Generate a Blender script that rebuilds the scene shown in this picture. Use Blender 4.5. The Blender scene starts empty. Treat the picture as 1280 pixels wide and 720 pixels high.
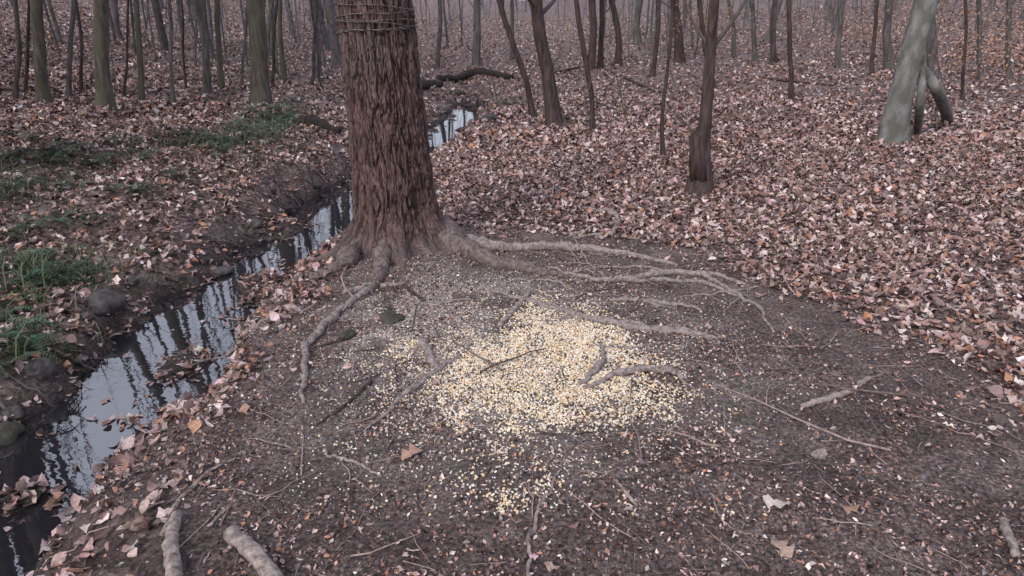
import bpy, math, random
import numpy as np
from mathutils import Vector

rng = np.random.default_rng(7)
random.seed(7)
sc = bpy.context.scene

# ------------------------------------------------------------------ noise
def _h(ix, iy, seed):
    h = (ix.astype(np.int64) * 374761393 + iy.astype(np.int64) * 668265263 + seed * 974634777) & 0xffffffff
    h = ((h ^ (h >> 13)) * 1274126177) & 0xffffffff
    h = (h ^ (h >> 16)) & 0xffffffff
    return h / 4294967295.0
def vn(x, y, seed=0):
    x = np.asarray(x, float); y = np.asarray(y, float)
    xi = np.floor(x); yi = np.floor(y)
    fx = x - xi; fy = y - yi
    fx = fx * fx * (3 - 2 * fx); fy = fy * fy * (3 - 2 * fy)
    a = _h(xi, yi, seed); b = _h(xi + 1, yi, seed); c = _h(xi, yi + 1, seed); d = _h(xi + 1, yi + 1, seed)
    return (a * (1 - fx) + b * fx) * (1 - fy) + (c * (1 - fx) + d * fx) * fy
def fbm(x, y, o=4, seed=0):
    s = 0; amp = .5; t = 0
    for i in range(o):
        s = s + amp * vn(x * 2 ** i + 17.3 * i, y * 2 ** i - 9.1 * i, seed + i); t += amp; amp *= .5
    return s / t
def sstep(a, b, x):
    t = np.clip((x - a) / (b - a), 0, 1); return t * t * (3 - 2 * t)

# ------------------------------------------------------------------ camera data
CAMH = 2.2
FPX = 834.0
PITCH = math.atan(325 / FPX)
cp, sp = math.cos(PITCH), math.sin(PITCH)

# ------------------------------------------------------------------ terrain
WATER = -0.30
CY = np.array([-20, 0, 1.5, 2.9, 3.85, 4.8, 6.0, 7.5, 9.4, 12.5, 16.3, 20, 24.5, 30, 40, 60, 320.])
CX = np.array([-1.0, -2.3, -2.6, -2.75, -2.86, -2.88, -2.84, -2.78, -2.62, -2.3, -1.85, -1.5, -1.4, -2.6, -6, -9, -60.])
CW = np.array([.5, .46, .46, .46, .44, .42, .44, .54, .64, .50, .54, .48, .5, .5, .5, .5, .5])
TX, TY = -1.24, 6.88     # big tree
def creek_d(x, y):
    return x - np.interp(y, CY, CX) + 0.34 * (fbm(x * 0.0 + 3.1, y * .9, 3, 5) - .5) + .40 * (fbm(x * 1.7, y * 1.7, 4, 6) - .5)
def height(x, y):
    x = np.asarray(x, float); y = np.asarray(y, float)
    d = creek_d(x, y); hw = np.interp(y, CY, CW)
    und = (fbm(x * .25, y * .25, 3, 1) - .5)
    far = sstep(6, 25, np.hypot(x, y - 3))
    right = 0.02 * np.clip(x - 3.5, 0, 30) + und * .35 * far
    left = -0.04 + 0.10 * np.clip(-d - .6, 0, 14) + und * .30 + 0.42 * (fbm(x * 1.2, y * 1.2, 4, 9) - .5)
    left = left + .20 * np.exp(-((y - 10.5) / 2.5) ** 2)
    bedn = (fbm(x * 2.3, y * 2.3, 3, 21) - .5)
    bed = -0.385 + .42 * bedn
    bed = bed + 0.16 * np.exp(-((y - 7.0) / .4) ** 2) * sstep(.0, .4, -d)
    sr = sstep(hw * .7, hw + .55, d)
    sl = sstep(hw * .75, hw + .55, -d)
    z = bed * (1 - np.maximum(sr, sl)) + np.where(d > 0, right * sr, left * sl)
    hill = 0.088 * np.clip(np.hypot(x, y) - 24, 0, 60)
    z = z + hill
    z = z + 0.10 * np.exp(-(((x - TX) ** 2 + (y - TY) ** 2) / 1.0)) * sstep(.5, 1.0, d)
    z = z + 0.045 * (fbm(x * 2.2, y * 2.2, 4, 33) - .5)
    z = z + 0.035 * (fbm(x * 9, y * 9, 3, 44) - .5) * (1 - sstep(12, 20, y))
    return z
def hz(x, y):
    return float(height(np.array([x]), np.array([y]))[0])
def slope(x, y):
    e = .08; return np.hypot(height(x + e, y) - height(x - e, y), height(x, y + e) - height(x, y - e)) / (2 * e)

_ts = np.concatenate([np.arange(1.2, 20, .02), np.arange(20, 160, .1)])
def raydir(u, v):
    a = (u - 640) / FPX; b = (360 - v) / FPX
    return np.array([a, cp + sp * b, -sp + cp * b])
def G(u, v):
    "survey: ground point seen along a bearing from the camera mast"
    d = raydir(u, v)
    X = d[0] * _ts; Y = d[1] * _ts; Z = CAMH + d[2] * _ts
    below = Z < height(X, Y)
    i = int(np.argmax(below)) if below.any() else len(_ts) - 1
    return np.array([X[i], Y[i], float(height(X[i:i + 1], Y[i:i + 1])[0])])
def at_y(u, v, y):
    d = raydir(u, v); t = y / d[1]
    return np.array([d[0] * t, y, CAMH + d[2] * t])

# ------------------------------------------------------------------ mesh helpers
def make_mesh(name, V, F, mat, col=None, smooth=True, parent=None, masks=None):
    V = np.ascontiguousarray(V, dtype=np.float32); F = np.ascontiguousarray(F, dtype=np.int32)
    me = bpy.data.meshes.new(name)
    k = F.shape[1]
    me.vertices.add(len(V)); me.vertices.foreach_set("co", V.ravel())
    me.loops.add(F.size); me.loops.foreach_set("vertex_index", F.ravel())
    me.polygons.add(len(F)); me.polygons.foreach_set("loop_start", np.arange(0, F.size, k, dtype=np.int32))
    me.polygons.foreach_set("use_smooth", np.full(len(F), smooth))
    me.update(calc_edges=True)
    if col is not None:
        a = me.color_attributes.new("Col", 'FLOAT_COLOR', 'POINT')
        c = np.ones((len(V), 4), np.float32); c[:, :3] = col
        a.data.foreach_set("color", c.ravel())
    if masks is not None:
        a = me.color_attributes.new("Mask", 'FLOAT_COLOR', 'POINT')
        c = np.ones((len(V), 4), np.float32); c[:, :3] = masks
        a.data.foreach_set("color", c.ravel())
    me.materials.append(mat)
    ob = bpy.data.objects.new(name, me)
    sc.collection.objects.link(ob)
    if parent: ob.parent = parent
    return ob
def empty(name):
    e = bpy.data.objects.new(name, None); e.empty_display_size = .2
    sc.collection.objects.link(e); return e

class Acc:
    def __init__(s): s.V = []; s.F = []; s.n = 0; s.C = []
    def add(s, V, F, col=None):
        s.V.append(V); s.F.append(F + s.n); s.n += len(V)
        if col is not None: s.C.append(np.broadcast_to(np.asarray(col, float), (len(V), 3)))
    def obj(s, name, mat, smooth=True, parent=None):
        if not s.V: return None
        return make_mesh(name, np.concatenate(s.V), np.concatenate(s.F), mat,
                         np.concatenate(s.C) if s.C else None, smooth, parent)

def tube(acc, P, R, k=6, col=None, cap=True, rough=0.0, flat=1.0):
    P = np.asarray(P, float); R = np.asarray(R, float)
    if cap:
        P = np.vstack([P[:1], P, P[-1:]]); R = np.concatenate([[R[0] * .05], R, [R[-1] * .05]])
    T = np.empty_like(P); T[1:-1] = P[2:] - P[:-2]; T[0] = P[1] - P[0]; T[-1] = P[-1] - P[-2]
    if cap: T[0] = T[1] = P[2] - P[1]; T[-1] = T[-2] = P[-2] - P[-3]
    T /= (np.sqrt((T * T).sum(1))[:, None] + 1e-9)
    m = np.abs(T.mean(0)); ref = np.array([1., 0, 0]) if m[0] < .6 * m.max() + 1e-6 else (np.array([0, 0, 1.]) if m[2] < .8 else np.array([0, 1., 0]))
    N = np.stack([T[:, 1] * ref[2] - T[:, 2] * ref[1], T[:, 2] * ref[0] - T[:, 0] * ref[2], T[:, 0] * ref[1] - T[:, 1] * ref[0]], 1)
    N /= (np.sqrt((N * N).sum(1))[:, None] + 1e-9)
    B = np.stack([T[:, 1] * N[:, 2] - T[:, 2] * N[:, 1], T[:, 2] * N[:, 0] - T[:, 0] * N[:, 2], T[:, 0] * N[:, 1] - T[:, 1] * N[:, 0]], 1)
    a = np.arange(k) / k * 2 * np.pi
    RR = R[:, None] * np.ones(k)[None]
    if rough > 0: RR = RR * (1 + rough * (rng.random(RR.shape) - .5))
    V = P[:, None] + RR[..., None] * (np.cos(a)[None, :, None] * N[:, None] + np.sin(a)[None, :, None] * B[:, None])
    n = len(P)
    i = np.arange(n - 1)[:, None] * k; j = np.arange(k)[None]; j2 = (j + 1) % k
    F = np.stack([i + j, i + j2, i + k + j2, i + k + j], -1).reshape(-1, 4)
    acc.add(V.reshape(-1, 3), F, col)

def smooth_path(P, n):
    P = np.asarray(P, float)
    if len(P) < 3:
        t = np.linspace(0, 1, n)[:, None]; return P[0] * (1 - t) + P[-1] * t
    Q = np.vstack([2 * P[0] - P[1], P, 2 * P[-1] - P[-2]])
    s = np.linspace(0, len(P) - 1 - 1e-6, n); i = s.astype(int); t = (s - i)[:, None]
    p0, p1, p2, p3 = Q[i], Q[i + 1], Q[i + 2], Q[i + 3]
    return .5 * ((2 * p1) + (-p0 + p2) * t + (2 * p0 - 5 * p1 + 4 * p2 - p3) * t * t + (-p0 + 3 * p1 - 3 * p2 + p3) * t ** 3)

# ------------------------------------------------------------------ materials
def nmat(name):
    m = bpy.data.materials.new(name); m.use_nodes = True
    nt = m.node_tree; b = nt.nodes["Principled BSDF"]
    return m, nt, b
def nd(nt, t, **kw):
    n = nt.nodes.new(t)
    for k, v in kw.items():
        if k in n.inputs: n.inputs[k].default_value = v
        else: setattr(n, k, v)
    return n
def ramp(nt, stops):
    r = nt.nodes.new('ShaderNodeValToRGB'); e = r.color_ramp.elements
    e[0].position = stops[0][0]; e[0].color = (*stops[0][1], 1)
    e[1].position = stops[-1][0]; e[1].color = (*stops[-1][1], 1)
    for p, c in stops[1:-1]:
        x = e.new(p); x.color = (*c, 1)
    return r
def mix(nt, a, b, f, blend='MIX'):
    m = nt.nodes.new('ShaderNodeMix'); m.data_type = 'RGBA'; m.blend_type = blend
    for s, v in ((m.inputs[0], f), (m.inputs[6], a), (m.inputs[7], b)):
        if hasattr(v, 'is_linked') or hasattr(v, 'links'): nt.links.new(v, s)
        elif isinstance(v, tuple): s.default_value = (*v, 1)
        else: s.default_value = v
    return m.outputs[2]

def bark_mat(name, dark, light, scale=14, stretch=.18, moss=None, bump=.6, patch=None, pt=(.45, .65)):
    m, nt, b = nmat(name); L = nt.links.new
    tc = nd(nt, 'ShaderNodeTexCoord'); mp = nd(nt, 'ShaderNodeMapping'); mp.inputs['Scale'].default_value = (1, 1, stretch)
    L(tc.outputs['Object'], mp.inputs[0])
    n = nd(nt, 'ShaderNodeTexNoise', Scale=scale, Detail=7, Roughness=.65); L(mp.outputs[0], n.inputs[0])
    r = ramp(nt, [(.32, dark), (.68, light)]); L(n.outputs[0], r.inputs[0]); c = r.outputs[0]
    if moss:
        n2 = nd(nt, 'ShaderNodeTexNoise', Scale=2.2, Detail=5, Roughness=.7); L(tc.outputs['Object'], n2.inputs[0])
        r2 = ramp(nt, [(.42, (0, 0, 0)), (.68, (.8, .8, .8))]); L(n2.outputs[0], r2.inputs[0])
        c = mix(nt, c, moss, r2.outputs[0])
    if patch:
        n2 = nd(nt, 'ShaderNodeTexNoise', Scale=7, Detail=8, Roughness=.7); L(mp.outputs[0], n2.inputs[0])
        r2 = ramp(nt, [(pt[0], (0, 0, 0)), (pt[1], (.85, .85, .85))]); L(n2.outputs[0], r2.inputs[0])
        c = mix(nt, c, patch, r2.outputs[0])
    L(c, b.inputs['Base Color']); b.inputs['Roughness'].default_value = .9; b.inputs['Specular IOR Level'].default_value = .2
    bp = nd(nt, 'ShaderNodeBump', Strength=bump, Distance=.03); L(n.outputs[0], bp.inputs['Height']); L(bp.outputs[0], b.inputs['Normal'])
    return m
def col_mat(name, rough=.8, spec=.25, var=.35, vscale=60, trans=0):
    m, nt, b = nmat(name); L = nt.links.new
    a = nd(nt, 'ShaderNodeAttribute', attribute_name="Col")
    n = nd(nt, 'ShaderNodeTexNoise', Scale=vscale, Detail=3)
    g = nd(nt, 'ShaderNodeNewGeometry'); L(g.outputs['Position'], n.inputs[0])
    r = ramp(nt, [(.3, (1 - var,) * 3), (.7, (1 + var * .5,) * 3)]); L(n.outputs[0], r.inputs[0])
    L(mix(nt, a.outputs[0], r.outputs[0], 1.0, 'MULTIPLY'), b.inputs['Base Color'])
    b.inputs['Roughness'].default_value = rough; b.inputs['Specular IOR Level'].default_value = spec
    return m

M_leaf = col_mat("dead_leaf", .6, .4)
M_green = col_mat("fern_green", .6, .3)
M_corn = col_mat("corn_kernel", .5, .4, .2, 200)
M_chip = col_mat("debris", .8, .2)
M_twig = col_mat("twig_bark", .85, .2, .4, 40)
M_far = col_mat("distant_bark", .95, .1, .4, 6)
M_dark = bark_mat("dark_bark", (.024, .016, .016), (.105, .076, .072), 16)
M_grey = bark_mat("grey_bark", (.038, .034, .034), (.16, .148, .142), 14)
M_moss = bark_mat("mossy_bark", (.038, .032, .028), (.15, .13, .112), 14, moss=(.09, .095, .06))
M_syc = bark_mat("sycamore_bark", (.12, .12, .118), (.34, .34, .33), 14, .45, bump=.8, patch=(.085, .09, .072), pt=(.42, .56))
M_root = bark_mat("root_bark", (.11, .088, .083), (.42, .355, .33), 30, .8, bump=.9)
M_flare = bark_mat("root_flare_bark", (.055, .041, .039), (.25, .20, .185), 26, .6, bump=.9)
M_stick = bark_mat("stick_bark", (.11, .088, .080), (.42, .355, .32), 30, .8, bump=.5)
M_log = bark_mat("rotten_log", (.014, .011, .011), (.06, .047, .045), 12, .8)
M_rock = bark_mat("stone", (.035, .030, .031), (.13, .12, .115), 9, 1, bump=.7)
M_rockm = bark_mat("mossy_stone", (.03, .028, .024), (.10, .09, .08), 9, 1, moss=(.045, .05, .03), bump=.7)

# ground material
def ground_mat():
    m, nt, b = nmat("forest_floor"); L = nt.links.new
    g = nd(nt, 'ShaderNodeNewGeometry'); pos = g.outputs['Position']
    at = nd(nt, 'ShaderNodeAttribute', attribute_name="Mask"); sep = nd(nt, 'ShaderNodeSeparateColor'); L(at.outputs[0], sep.inputs[0])
    n1 = nd(nt, 'ShaderNodeTexNoise', Scale=1.9, Detail=8, Roughness=.65); L(pos, n1.inputs[0])
    r1 = ramp(nt, [(.3, (.066, .045, .043)), (.5, (.150, .112, .105)), (.70, (.27, .218, .203))]); L(n1.outputs[0], r1.inputs[0])
    n2 = nd(nt, 'ShaderNodeTexNoise', Scale=44, Detail=9, Roughness=.8); L(pos, n2.inputs[0])
    r2 = ramp(nt, [(.40, (.15, .15, .15)), (.5, (.82, .82, .82)), (.64, (2.6, 2.5, 2.4))]); L(n2.outputs[0], r2.inputs[0])
    mud = mix(nt, r1.outputs[0], r2.outputs[0], 1.0, 'MULTIPLY')
    v = nd(nt, 'ShaderNodeTexVoronoi', Scale=18); v.inputs['Randomness'].default_value = 1
    nw = nd(nt, 'ShaderNodeTexNoise', Scale=9, Detail=3); L(pos, nw.inputs[0])
    vm = nt.nodes.new('ShaderNodeVectorMath'); vm.operation = 'MULTIPLY_ADD'
    L(nw.outputs['Color'], vm.inputs[0]); vm.inputs[1].default_value = (.25, .25, .25); L(pos, vm.inputs[2])
    L(vm.outputs[0], v.inputs[0])
    sv = nd(nt, 'ShaderNodeSeparateColor'); L(v.outputs['Color'], sv.inputs[0])
    rl = ramp(nt, [(0, (.03, .019, .018)), (.35, (.10, .066, .060)), (.7, (.21, .150, .137)), (1, (.36, .28, .26))]); L(sv.outputs[0], rl.inputs[0])
    c = mix(nt, mud, rl.outputs[0], sep.outputs[0])
    n3 = nd(nt, 'ShaderNodeTexNoise', Scale=14, Detail=6); L(pos, n3.inputs[0])
    rg = ramp(nt, [(.3, (.02, .03, .012)), (.7, (.08, .10, .045))]); L(n3.outputs[0], rg.inputs[0])
    c = mix(nt, c, rg.outputs[0], sep.outputs[1])
    n4 = nd(nt, 'ShaderNodeTexNoise', Scale=55, Detail=6, Roughness=.75); L(pos, n4.inputs[0])
    r4 = ramp(nt, [(.42, (0, 0, 0)), (.60, (1, 1, 1))]); L(n4.outputs[0], r4.inputs[0])
    mm = nt.nodes.new('ShaderNodeMath'); mm.operation = 'MULTIPLY'; L(r4.outputs[0], mm.inputs[0]); L(sep.outputs[2], mm.inputs[1])
    c = mix(nt, c, (.50, .45, .40), mm.outputs[0])
    # wet dark soil close to the water line
    spz = nd(nt, 'ShaderNodeSeparateXYZ'); L(pos, spz.inputs[0])
    mr = nd(nt, 'ShaderNodeMapRange'); mr.inputs[1].default_value = -.28; mr.inputs[2].default_value = -.14; mr.inputs[3].default_value = .42; mr.inputs[4].default_value = 1
    L(spz.outputs[2], mr.inputs[0]); cc = nd(nt, 'ShaderNodeCombineColor'); [L(mr.outputs[0], cc.inputs[q]) for q in range(3)]
    c = mix(nt, c, cc.outputs[0], 1.0, 'MULTIPLY')
    L(c, b.inputs['Base Color'])
    b.inputs['Roughness'].default_value = .8; b.inputs['Specular IOR Level'].default_value = .3
    bp = nd(nt, 'ShaderNodeBump', Strength=1.0, Distance=.035); L(n2.outputs[0], bp.inputs['Height']); L(bp.outputs[0], b.inputs['Normal'])
    return m
M_ground = ground_mat()

# ------------------------------------------------------------------ ground cover masks
def bare(x, y):
    "1 inside the trampled clearing"
    q = ((x - .15) / 3.0) ** 2 + ((y - 3.5) / 3.9) ** 2
    q = q + .8 * (fbm(x * 1.2, y * 1.2, 4, 61) - .5)
    b = 1 - sstep(.75, 1.2, q)
    d = creek_d(x, y)
    return b * sstep(.55, 1.6, d + .7 * (fbm(x * 2.5, y * 2.5, 3, 62) - .5))
PATCH = [(340,158,.7,1.),(300,182,.55,.9),(250,176,.5,.7),(45,345,.5,1.),(95,352,.4,.8),(25,235,.7,.8),(110,205,.6,.7),(60,200,.7,.6),
         (12,430,.4,1.),(150,178,.5,.6),(60,260,.5,.5),(205,562,.12,.5),(630,130,.6,.4),(200,215,.4,.6),(15,330,.5,.9),(110,270,.4,.6),(230,240,.4,.5),(380,150,.5,.5)]
GP = [(G(u, v), r, s) for u, v, r, s in PATCH]
def greenm(x, y):
    s = 0
    for p, r, k in GP: s = s + k * np.exp(-((x - p[0]) ** 2 + (y - p[1]) ** 2) / (r * r))
    return np.clip(s, 0, 1) * sstep(.45, .62, fbm(x * 3.5, y * 3.5, 4, 71) + .05)
PC = G(668, 462)
def dust(x, y):
    a = np.exp(-(((x - PC[0] + .1) / 1.05) ** 2 + ((y - PC[1] - .25) / 1.15) ** 2))
    b = .9 * np.exp(-(((x + .75) / .85) ** 2 + ((y - 5.1) / .95) ** 2))
    return np.clip(a + b, 0, 1) * sstep(.3, .6, fbm(x * 2.6, y * 2.6, 4, 81) + .10)

# ground sheet
a = np.linspace(-1, 1, 640); xs = np.sinh(a * 5.2) / np.sinh(5.2) * 300 - .8
b_ = np.linspace(0, 1, 720)
ys = 4.5 + np.sinh((b_ * 2 - .72) * 4.2 / 1.28) / np.sinh(4.2) * 315
ys = np.unique(np.where(ys < -60, -60, ys))
X, Y = np.meshgrid(xs, ys)
Z = height(X, Y)
nx, ny = len(xs), len(ys)
V = np.stack([X, Y, Z], -1).reshape(-1, 3)
i = np.arange(ny - 1)[:, None] * nx; j = np.arange(nx - 1)[None]
F = np.stack([i + j, i + j + 1, i + nx + j + 1, i + nx + j], -1).reshape(-1, 4)
xf, yf = V[:, 0], V[:, 1]
gy, gx = np.gradient(Z, ys, xs); sl_ = np.hypot(gx, gy).ravel()
mk = np.stack([(1 - bare(xf, yf)) * sstep(-.28, -.16, V[:, 2]) * .95 * (1 - .5 * sstep(.45, .8, sl_)), greenm(xf, yf) * .6, dust(xf, yf)], -1)
make_mesh("ground", V, F, M_ground, masks=mk)

# creek water
M_water, nt, b = nmat("creek_water")
b.inputs['Base Color'].default_value = (.014, .014, .018, 1); b.inputs['Roughness'].default_value = .02
b.inputs['IOR'].default_value = 3.2
g = nd(nt, 'ShaderNodeNewGeometry'); n = nd(nt, 'ShaderNodeTexNoise', Scale=6, Detail=3)
nt.links.new(g.outputs['Position'], n.inputs[0])
bp = nd(nt, 'ShaderNodeBump', Strength=.03, Distance=.03); nt.links.new(n.outputs[0], bp.inputs['Height']); nt.links.new(bp.outputs[0], b.inputs['Normal'])
wy = np.linspace(-6, 34, 200); wx = np.linspace(-1.3, 1.3, 8)
WX = np.interp(wy, CY, CX)[:, None] + wx[None]; WY = np.repeat(wy[:, None], 8, 1)
V = np.stack([WX, WY, np.full_like(WX, WATER)], -1).reshape(-1, 3)
i = np.arange(199)[:, None] * 8; j = np.arange(7)[None]
F = np.stack([i + j, i + j + 1, i + 8 + j + 1, i + 8 + j], -1).reshape(-1, 4)
make_mesh("creek_water", V, F, M_water)

# ------------------------------------------------------------------ leaves
PROF = {'oval': [.04, .62, 1, .85, .5, .03], 'lobed': [.06, .75, .35, 1, .42, .10], 'lance': [.04, .55, .7, .6, .38, .02]}
def leaves(name, x, y, z, L, W, tilt, col, mat, rows=6, kind=None, parent=None):
    n = len(x)
    if rows == 6:
        prof = np.array(list(PROF.values()))[kind if kind is not None else rng.integers(0, 3, n)]
        u = np.linspace(0, 1, 6)
    else:
        prof = np.tile(np.array([.22, 1, .18]), (n, 1)); u = np.linspace(0, 1, 3)
    m = len(u)
    s = np.array([-1., 0, 1])
    lx = prof[:, :, None] * s[None, None] * W[:, None, None] * .5
    ly = np.broadcast_to((u - .5)[None, :, None] * L[:, None, None], lx.shape).copy()
    fold = rng.normal(.15, .45, n)[:, None, None]; curl = rng.normal(.3, .9, n)[:, None, None]; tw = rng.normal(0, .6, n)[:, None, None]
    uu = (u - .5)[None, :, None]
    lz = fold * np.abs(lx) + curl * uu ** 2 * L[:, None, None] + tw * lx * uu * 2
    P = np.stack([lx, ly, lz], -1).reshape(n, -1, 3)
    yaw = rng.random(n) * 2 * np.pi; tx = rng.normal(0, 1, n) * tilt; ty = rng.normal(0, 1, n) * tilt
    c, s_ = np.cos(tx)[:, None], np.sin(tx)[:, None]
    Py = P[..., 1] * c - P[..., 2] * s_; Pz = P[..., 1] * s_ + P[..., 2] * c; Px = P[..., 0]
    c, s_ = np.cos(ty)[:, None], np.sin(ty)[:, None]
    Px, Pz = Px * c + Pz * s_, -Px * s_ + Pz * c
    c, s_ = np.cos(yaw)[:, None], np.sin(yaw)[:, None]
    Px, Py = Px * c - Py * s_, Px * s_ + Py * c
    Pz = Pz - Pz.min(1, keepdims=True) * .75
    V = np.stack([Px + x[:, None], Py + y[:, None], Pz + z[:, None]], -1).reshape(-1, 3)
    k = m * 3
    f = []
    for r in range(m - 1):
        for q in range(2):
            a0 = r * 3 + q; f.append([a0, a0 + 1, a0 + 4, a0 + 3])
    F = (np.arange(n)[:, None, None] * k + np.array(f)[None]).reshape(-1, 4)
    C = np.repeat(col, k, 0)
    return make_mesh(name, V, F, mat, C, True, parent)
PAL = np.array([[.38, .25, .222], [.26, .158, .138], [.47, .345, .32], [.15, .092, .080], [.60, .49, .46], [.35, .178, .115], [.075, .046, .041], [.43, .305, .28], [.21, .143, .130]])
def leafcol(n, w=None):
    c = PAL[rng.choice(len(PAL), n, p=w)]
    return np.clip(c * (1 + rng.normal(0, .22, (n, 1))) * (1 + rng.normal(0, .04, (n, 3))), .01, .8)
def scatter(n, x0, x1, y0, y1):
    return rng.uniform(x0, x1, n), rng.uniform(y0, y1, n)
def infrust(x, y, m=1.0):
    return np.abs(x) < (.78 * y + 1.2) * m

# near litter
N = 200000
x, y = scatter(N, -11, 11, 1.2, 13)
kk = infrust(x, y); x, y = x[kk], y[kk]; N = len(x)
d = creek_d(x, y); hh0 = height(x, y)
dens = (1 - bare(x, y)) * (.45 + .55 * sstep(.3, .6, fbm(x * 1.5, y * 1.5, 3, 91)))
dens = np.where(d < 0, dens * .7, dens)
dens = dens * (1 - .55 * sstep(.45, .9, slope(x, y)))
dens = np.maximum(dens, .010 + .05 * sstep(.5, .75, fbm(x * 2, y * 2, 3, 92)) * (y > 2))
dens = np.where(hh0 < WATER, .015 + .35 * np.exp((hh0 - WATER) / .015), dens)
dens *= (1 - .65 * greenm(x, y))
keep = (rng.random(N) < dens) & (np.hypot(x - TX, y - TY) > .55)
x, y = x[keep], y[keep]
n = len(x)
hh0 = hh0[keep]
z = np.maximum(hh0, WATER) + rng.random(n) * .03
z[hh0 < WATER] = WATER + .002
L_ = .028 + .083 * rng.random(n) ** 1.2; W_ = L_ * rng.uniform(.38, .85, n)
inb = bare(x, y) > .6
L_[inb] *= rng.uniform(.3, .9, inb.sum()); W_[inb] *= .7
tl = np.full(n, .46); tl[hh0 < WATER] = .02; tl[inb] = .25
lc = leafcol(n) * np.where(hh0 < WATER + .05, .7, 1)[:, None]
nr = y < 7.5
leaves("leaf_litter", x[nr], y[nr], z[nr] + .003, L_[nr], W_[nr], tl[nr], lc[nr], M_leaf)
fr = ~nr
leaves("leaf_litter", x[fr], y[fr], z[fr] + .003, L_[fr], W_[fr], tl[fr], lc[fr], M_leaf, rows=3)
print("near leaves", n)
# far litter
N = 120000
yy = 13 + 44 * rng.random(N) ** 1.6; xx = rng.uniform(-1, 1, N) * (.8 * yy + 2)
keep = (height(xx, yy) > WATER + .02) & (rng.random(N) < .4 + .6 * sstep(.3, .6, fbm(xx * .6, yy * .6, 3, 95)))
xx, yy = xx[keep], yy[keep]; n = len(xx)
L_ = rng.uniform(.07, .16, n)
leaves("leaf_litter", xx, yy, height(xx, yy) + rng.random(n) * .03, L_, L_ * .68, np.full(n, .45), leafcol(n) * 1.05, M_leaf, rows=3)

# debris chips over the clearing
N = 130000
x, y = scatter(N, -2.6, 3.6, 1.3, 8.5)
keep = (rng.random(N) < .12 + .88 * sstep(.35, .65, fbm(x * 2, y * 2, 4, 101))) & infrust(x, y) & (height(x, y) > WATER) & (np.hypot(x - TX, y - TY) > .5)
x, y = x[keep], y[keep]; n = len(x)
L_ = .006 + .030 * rng.random(n) ** 1.8
cc = leafcol(n) * rng.choice([.4, .75, 1.1, 1.4], (n, 1), p=[.35, .33, .2, .12])
leaves("leaf_debris", x, y, height(x, y) + .002, L_, L_ * rng.uniform(.25, .8, n), np.full(n, .35), cc, M_chip, rows=3)

# ------------------------------------------------------------------ corn
def grains(name, x, y, z, size, col, mat, flat=.45):
    n = len(x)
    T = np.array([[-.5, -.35, -.5], [.5, -.35, -.5], [.28, .5, -.4], [-.28, .5, -.4], [-.42, -.28, .5], [.42, -.28, .5], [.2, .42, .4], [-.2, .42, .4]])
    T = T * np.array([1, 1.25, flat])
    P = T[None] * size[:, None, None] * (1 + rng.normal(0, .12, (n, 8, 3)))
    for ax in ((1, 2), (0, 2)):
        t = rng.normal(0, .5, n); c, s = np.cos(t)[:, None], np.sin(t)[:, None]
        A, B = P[..., ax[0]].copy(), P[..., ax[1]].copy(); P[..., ax[0]] = A * c - B * s; P[..., ax[1]] = A * s + B * c
    t = rng.random(n) * 6.283; c, s = np.cos(t)[:, None], np.sin(t)[:, None]
    A, B = P[..., 0].copy(), P[..., 1].copy(); P[..., 0] = A * c - B * s; P[..., 1] = A * s + B * c
    V = (P + np.stack([x, y, z], -1)[:, None]).reshape(-1, 3)
    f = np.array([[0, 3, 2, 1], [4, 5, 6, 7], [0, 1, 5, 4], [1, 2, 6, 5], [2, 3, 7, 6], [3, 0, 4, 7]])
    F = (np.arange(n)[:, None, None] * 8 + f[None]).reshape(-1, 4)
    return make_mesh(name, V, F, mat, np.repeat(col, 8, 0), False)
N = 125000
x = PC[0] + rng.uniform(-1.4, 1.3, N); y = PC[1] + rng.uniform(-1.5, 1.7, N)
qx = (x - PC[0] - .10 * (y - PC[1])) / .80; qy = (y - PC[1]) / .98
q = np.sqrt(qx ** 2 + qy ** 2) + 1.2 * (fbm(x * 1.9, y * 1.9, 3, 113) - .5) + .9 * (fbm(x * 6, y * 6, 3, 114) - .5)
pr = .62 * (1 - sstep(.30, 1.35, q)) ** 1.3 + .05 * np.exp(-((x - PC[0]) ** 2 + (y - PC[1]) ** 2) / 1.2)
pr *= .5 + .5 * sstep(.35, .55, fbm(x * 9, y * 9, 3, 115))
keep = rng.random(N) < pr
x, y, q = x[keep], y[keep], q[keep]; n = len(x)
cp_ = np.array([[.76, .57, .35], [.80, .66, .48], [.82, .75, .63], [.66, .46, .25], [.80, .71, .56], [.70, .63, .53], [.54, .45, .35]])
c = cp_[rng.integers(0, 7, n)] * (1 + rng.normal(0, .1, (n, 1)))
grains("corn_pile", x, y, height(x, y) + .004 + rng.random(n) * .012 * np.clip(1.2 - q, 0, 1), rng.uniform(.008, .0165, n), np.clip(c, 0, .88), M_corn)
print("corn", n)
N = 90000
x, y = scatter(N, -2.1, 1.9, 2.6, 7.2)
keep = rng.random(N) < dust(x, y) * .65 + .02 * bare(x, y)
keep &= np.hypot(x - TX, y - TY) > .6
x, y = x[keep], y[keep]; n = len(x)
cp_ = np.array([[.56, .50, .44], [.44, .40, .37], [.70, .62, .51], [.36, .31, .29], [.58, .54, .51]])
c = cp_[rng.integers(0, 5, n)] * (1 + rng.normal(0, .1, (n, 1)))
grains("corn_crumbs", x, y, height(x, y) + .003, .004 + .010 * rng.random(n) ** 1.5, np.clip(c, 0, .8), M_corn, .3)

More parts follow.
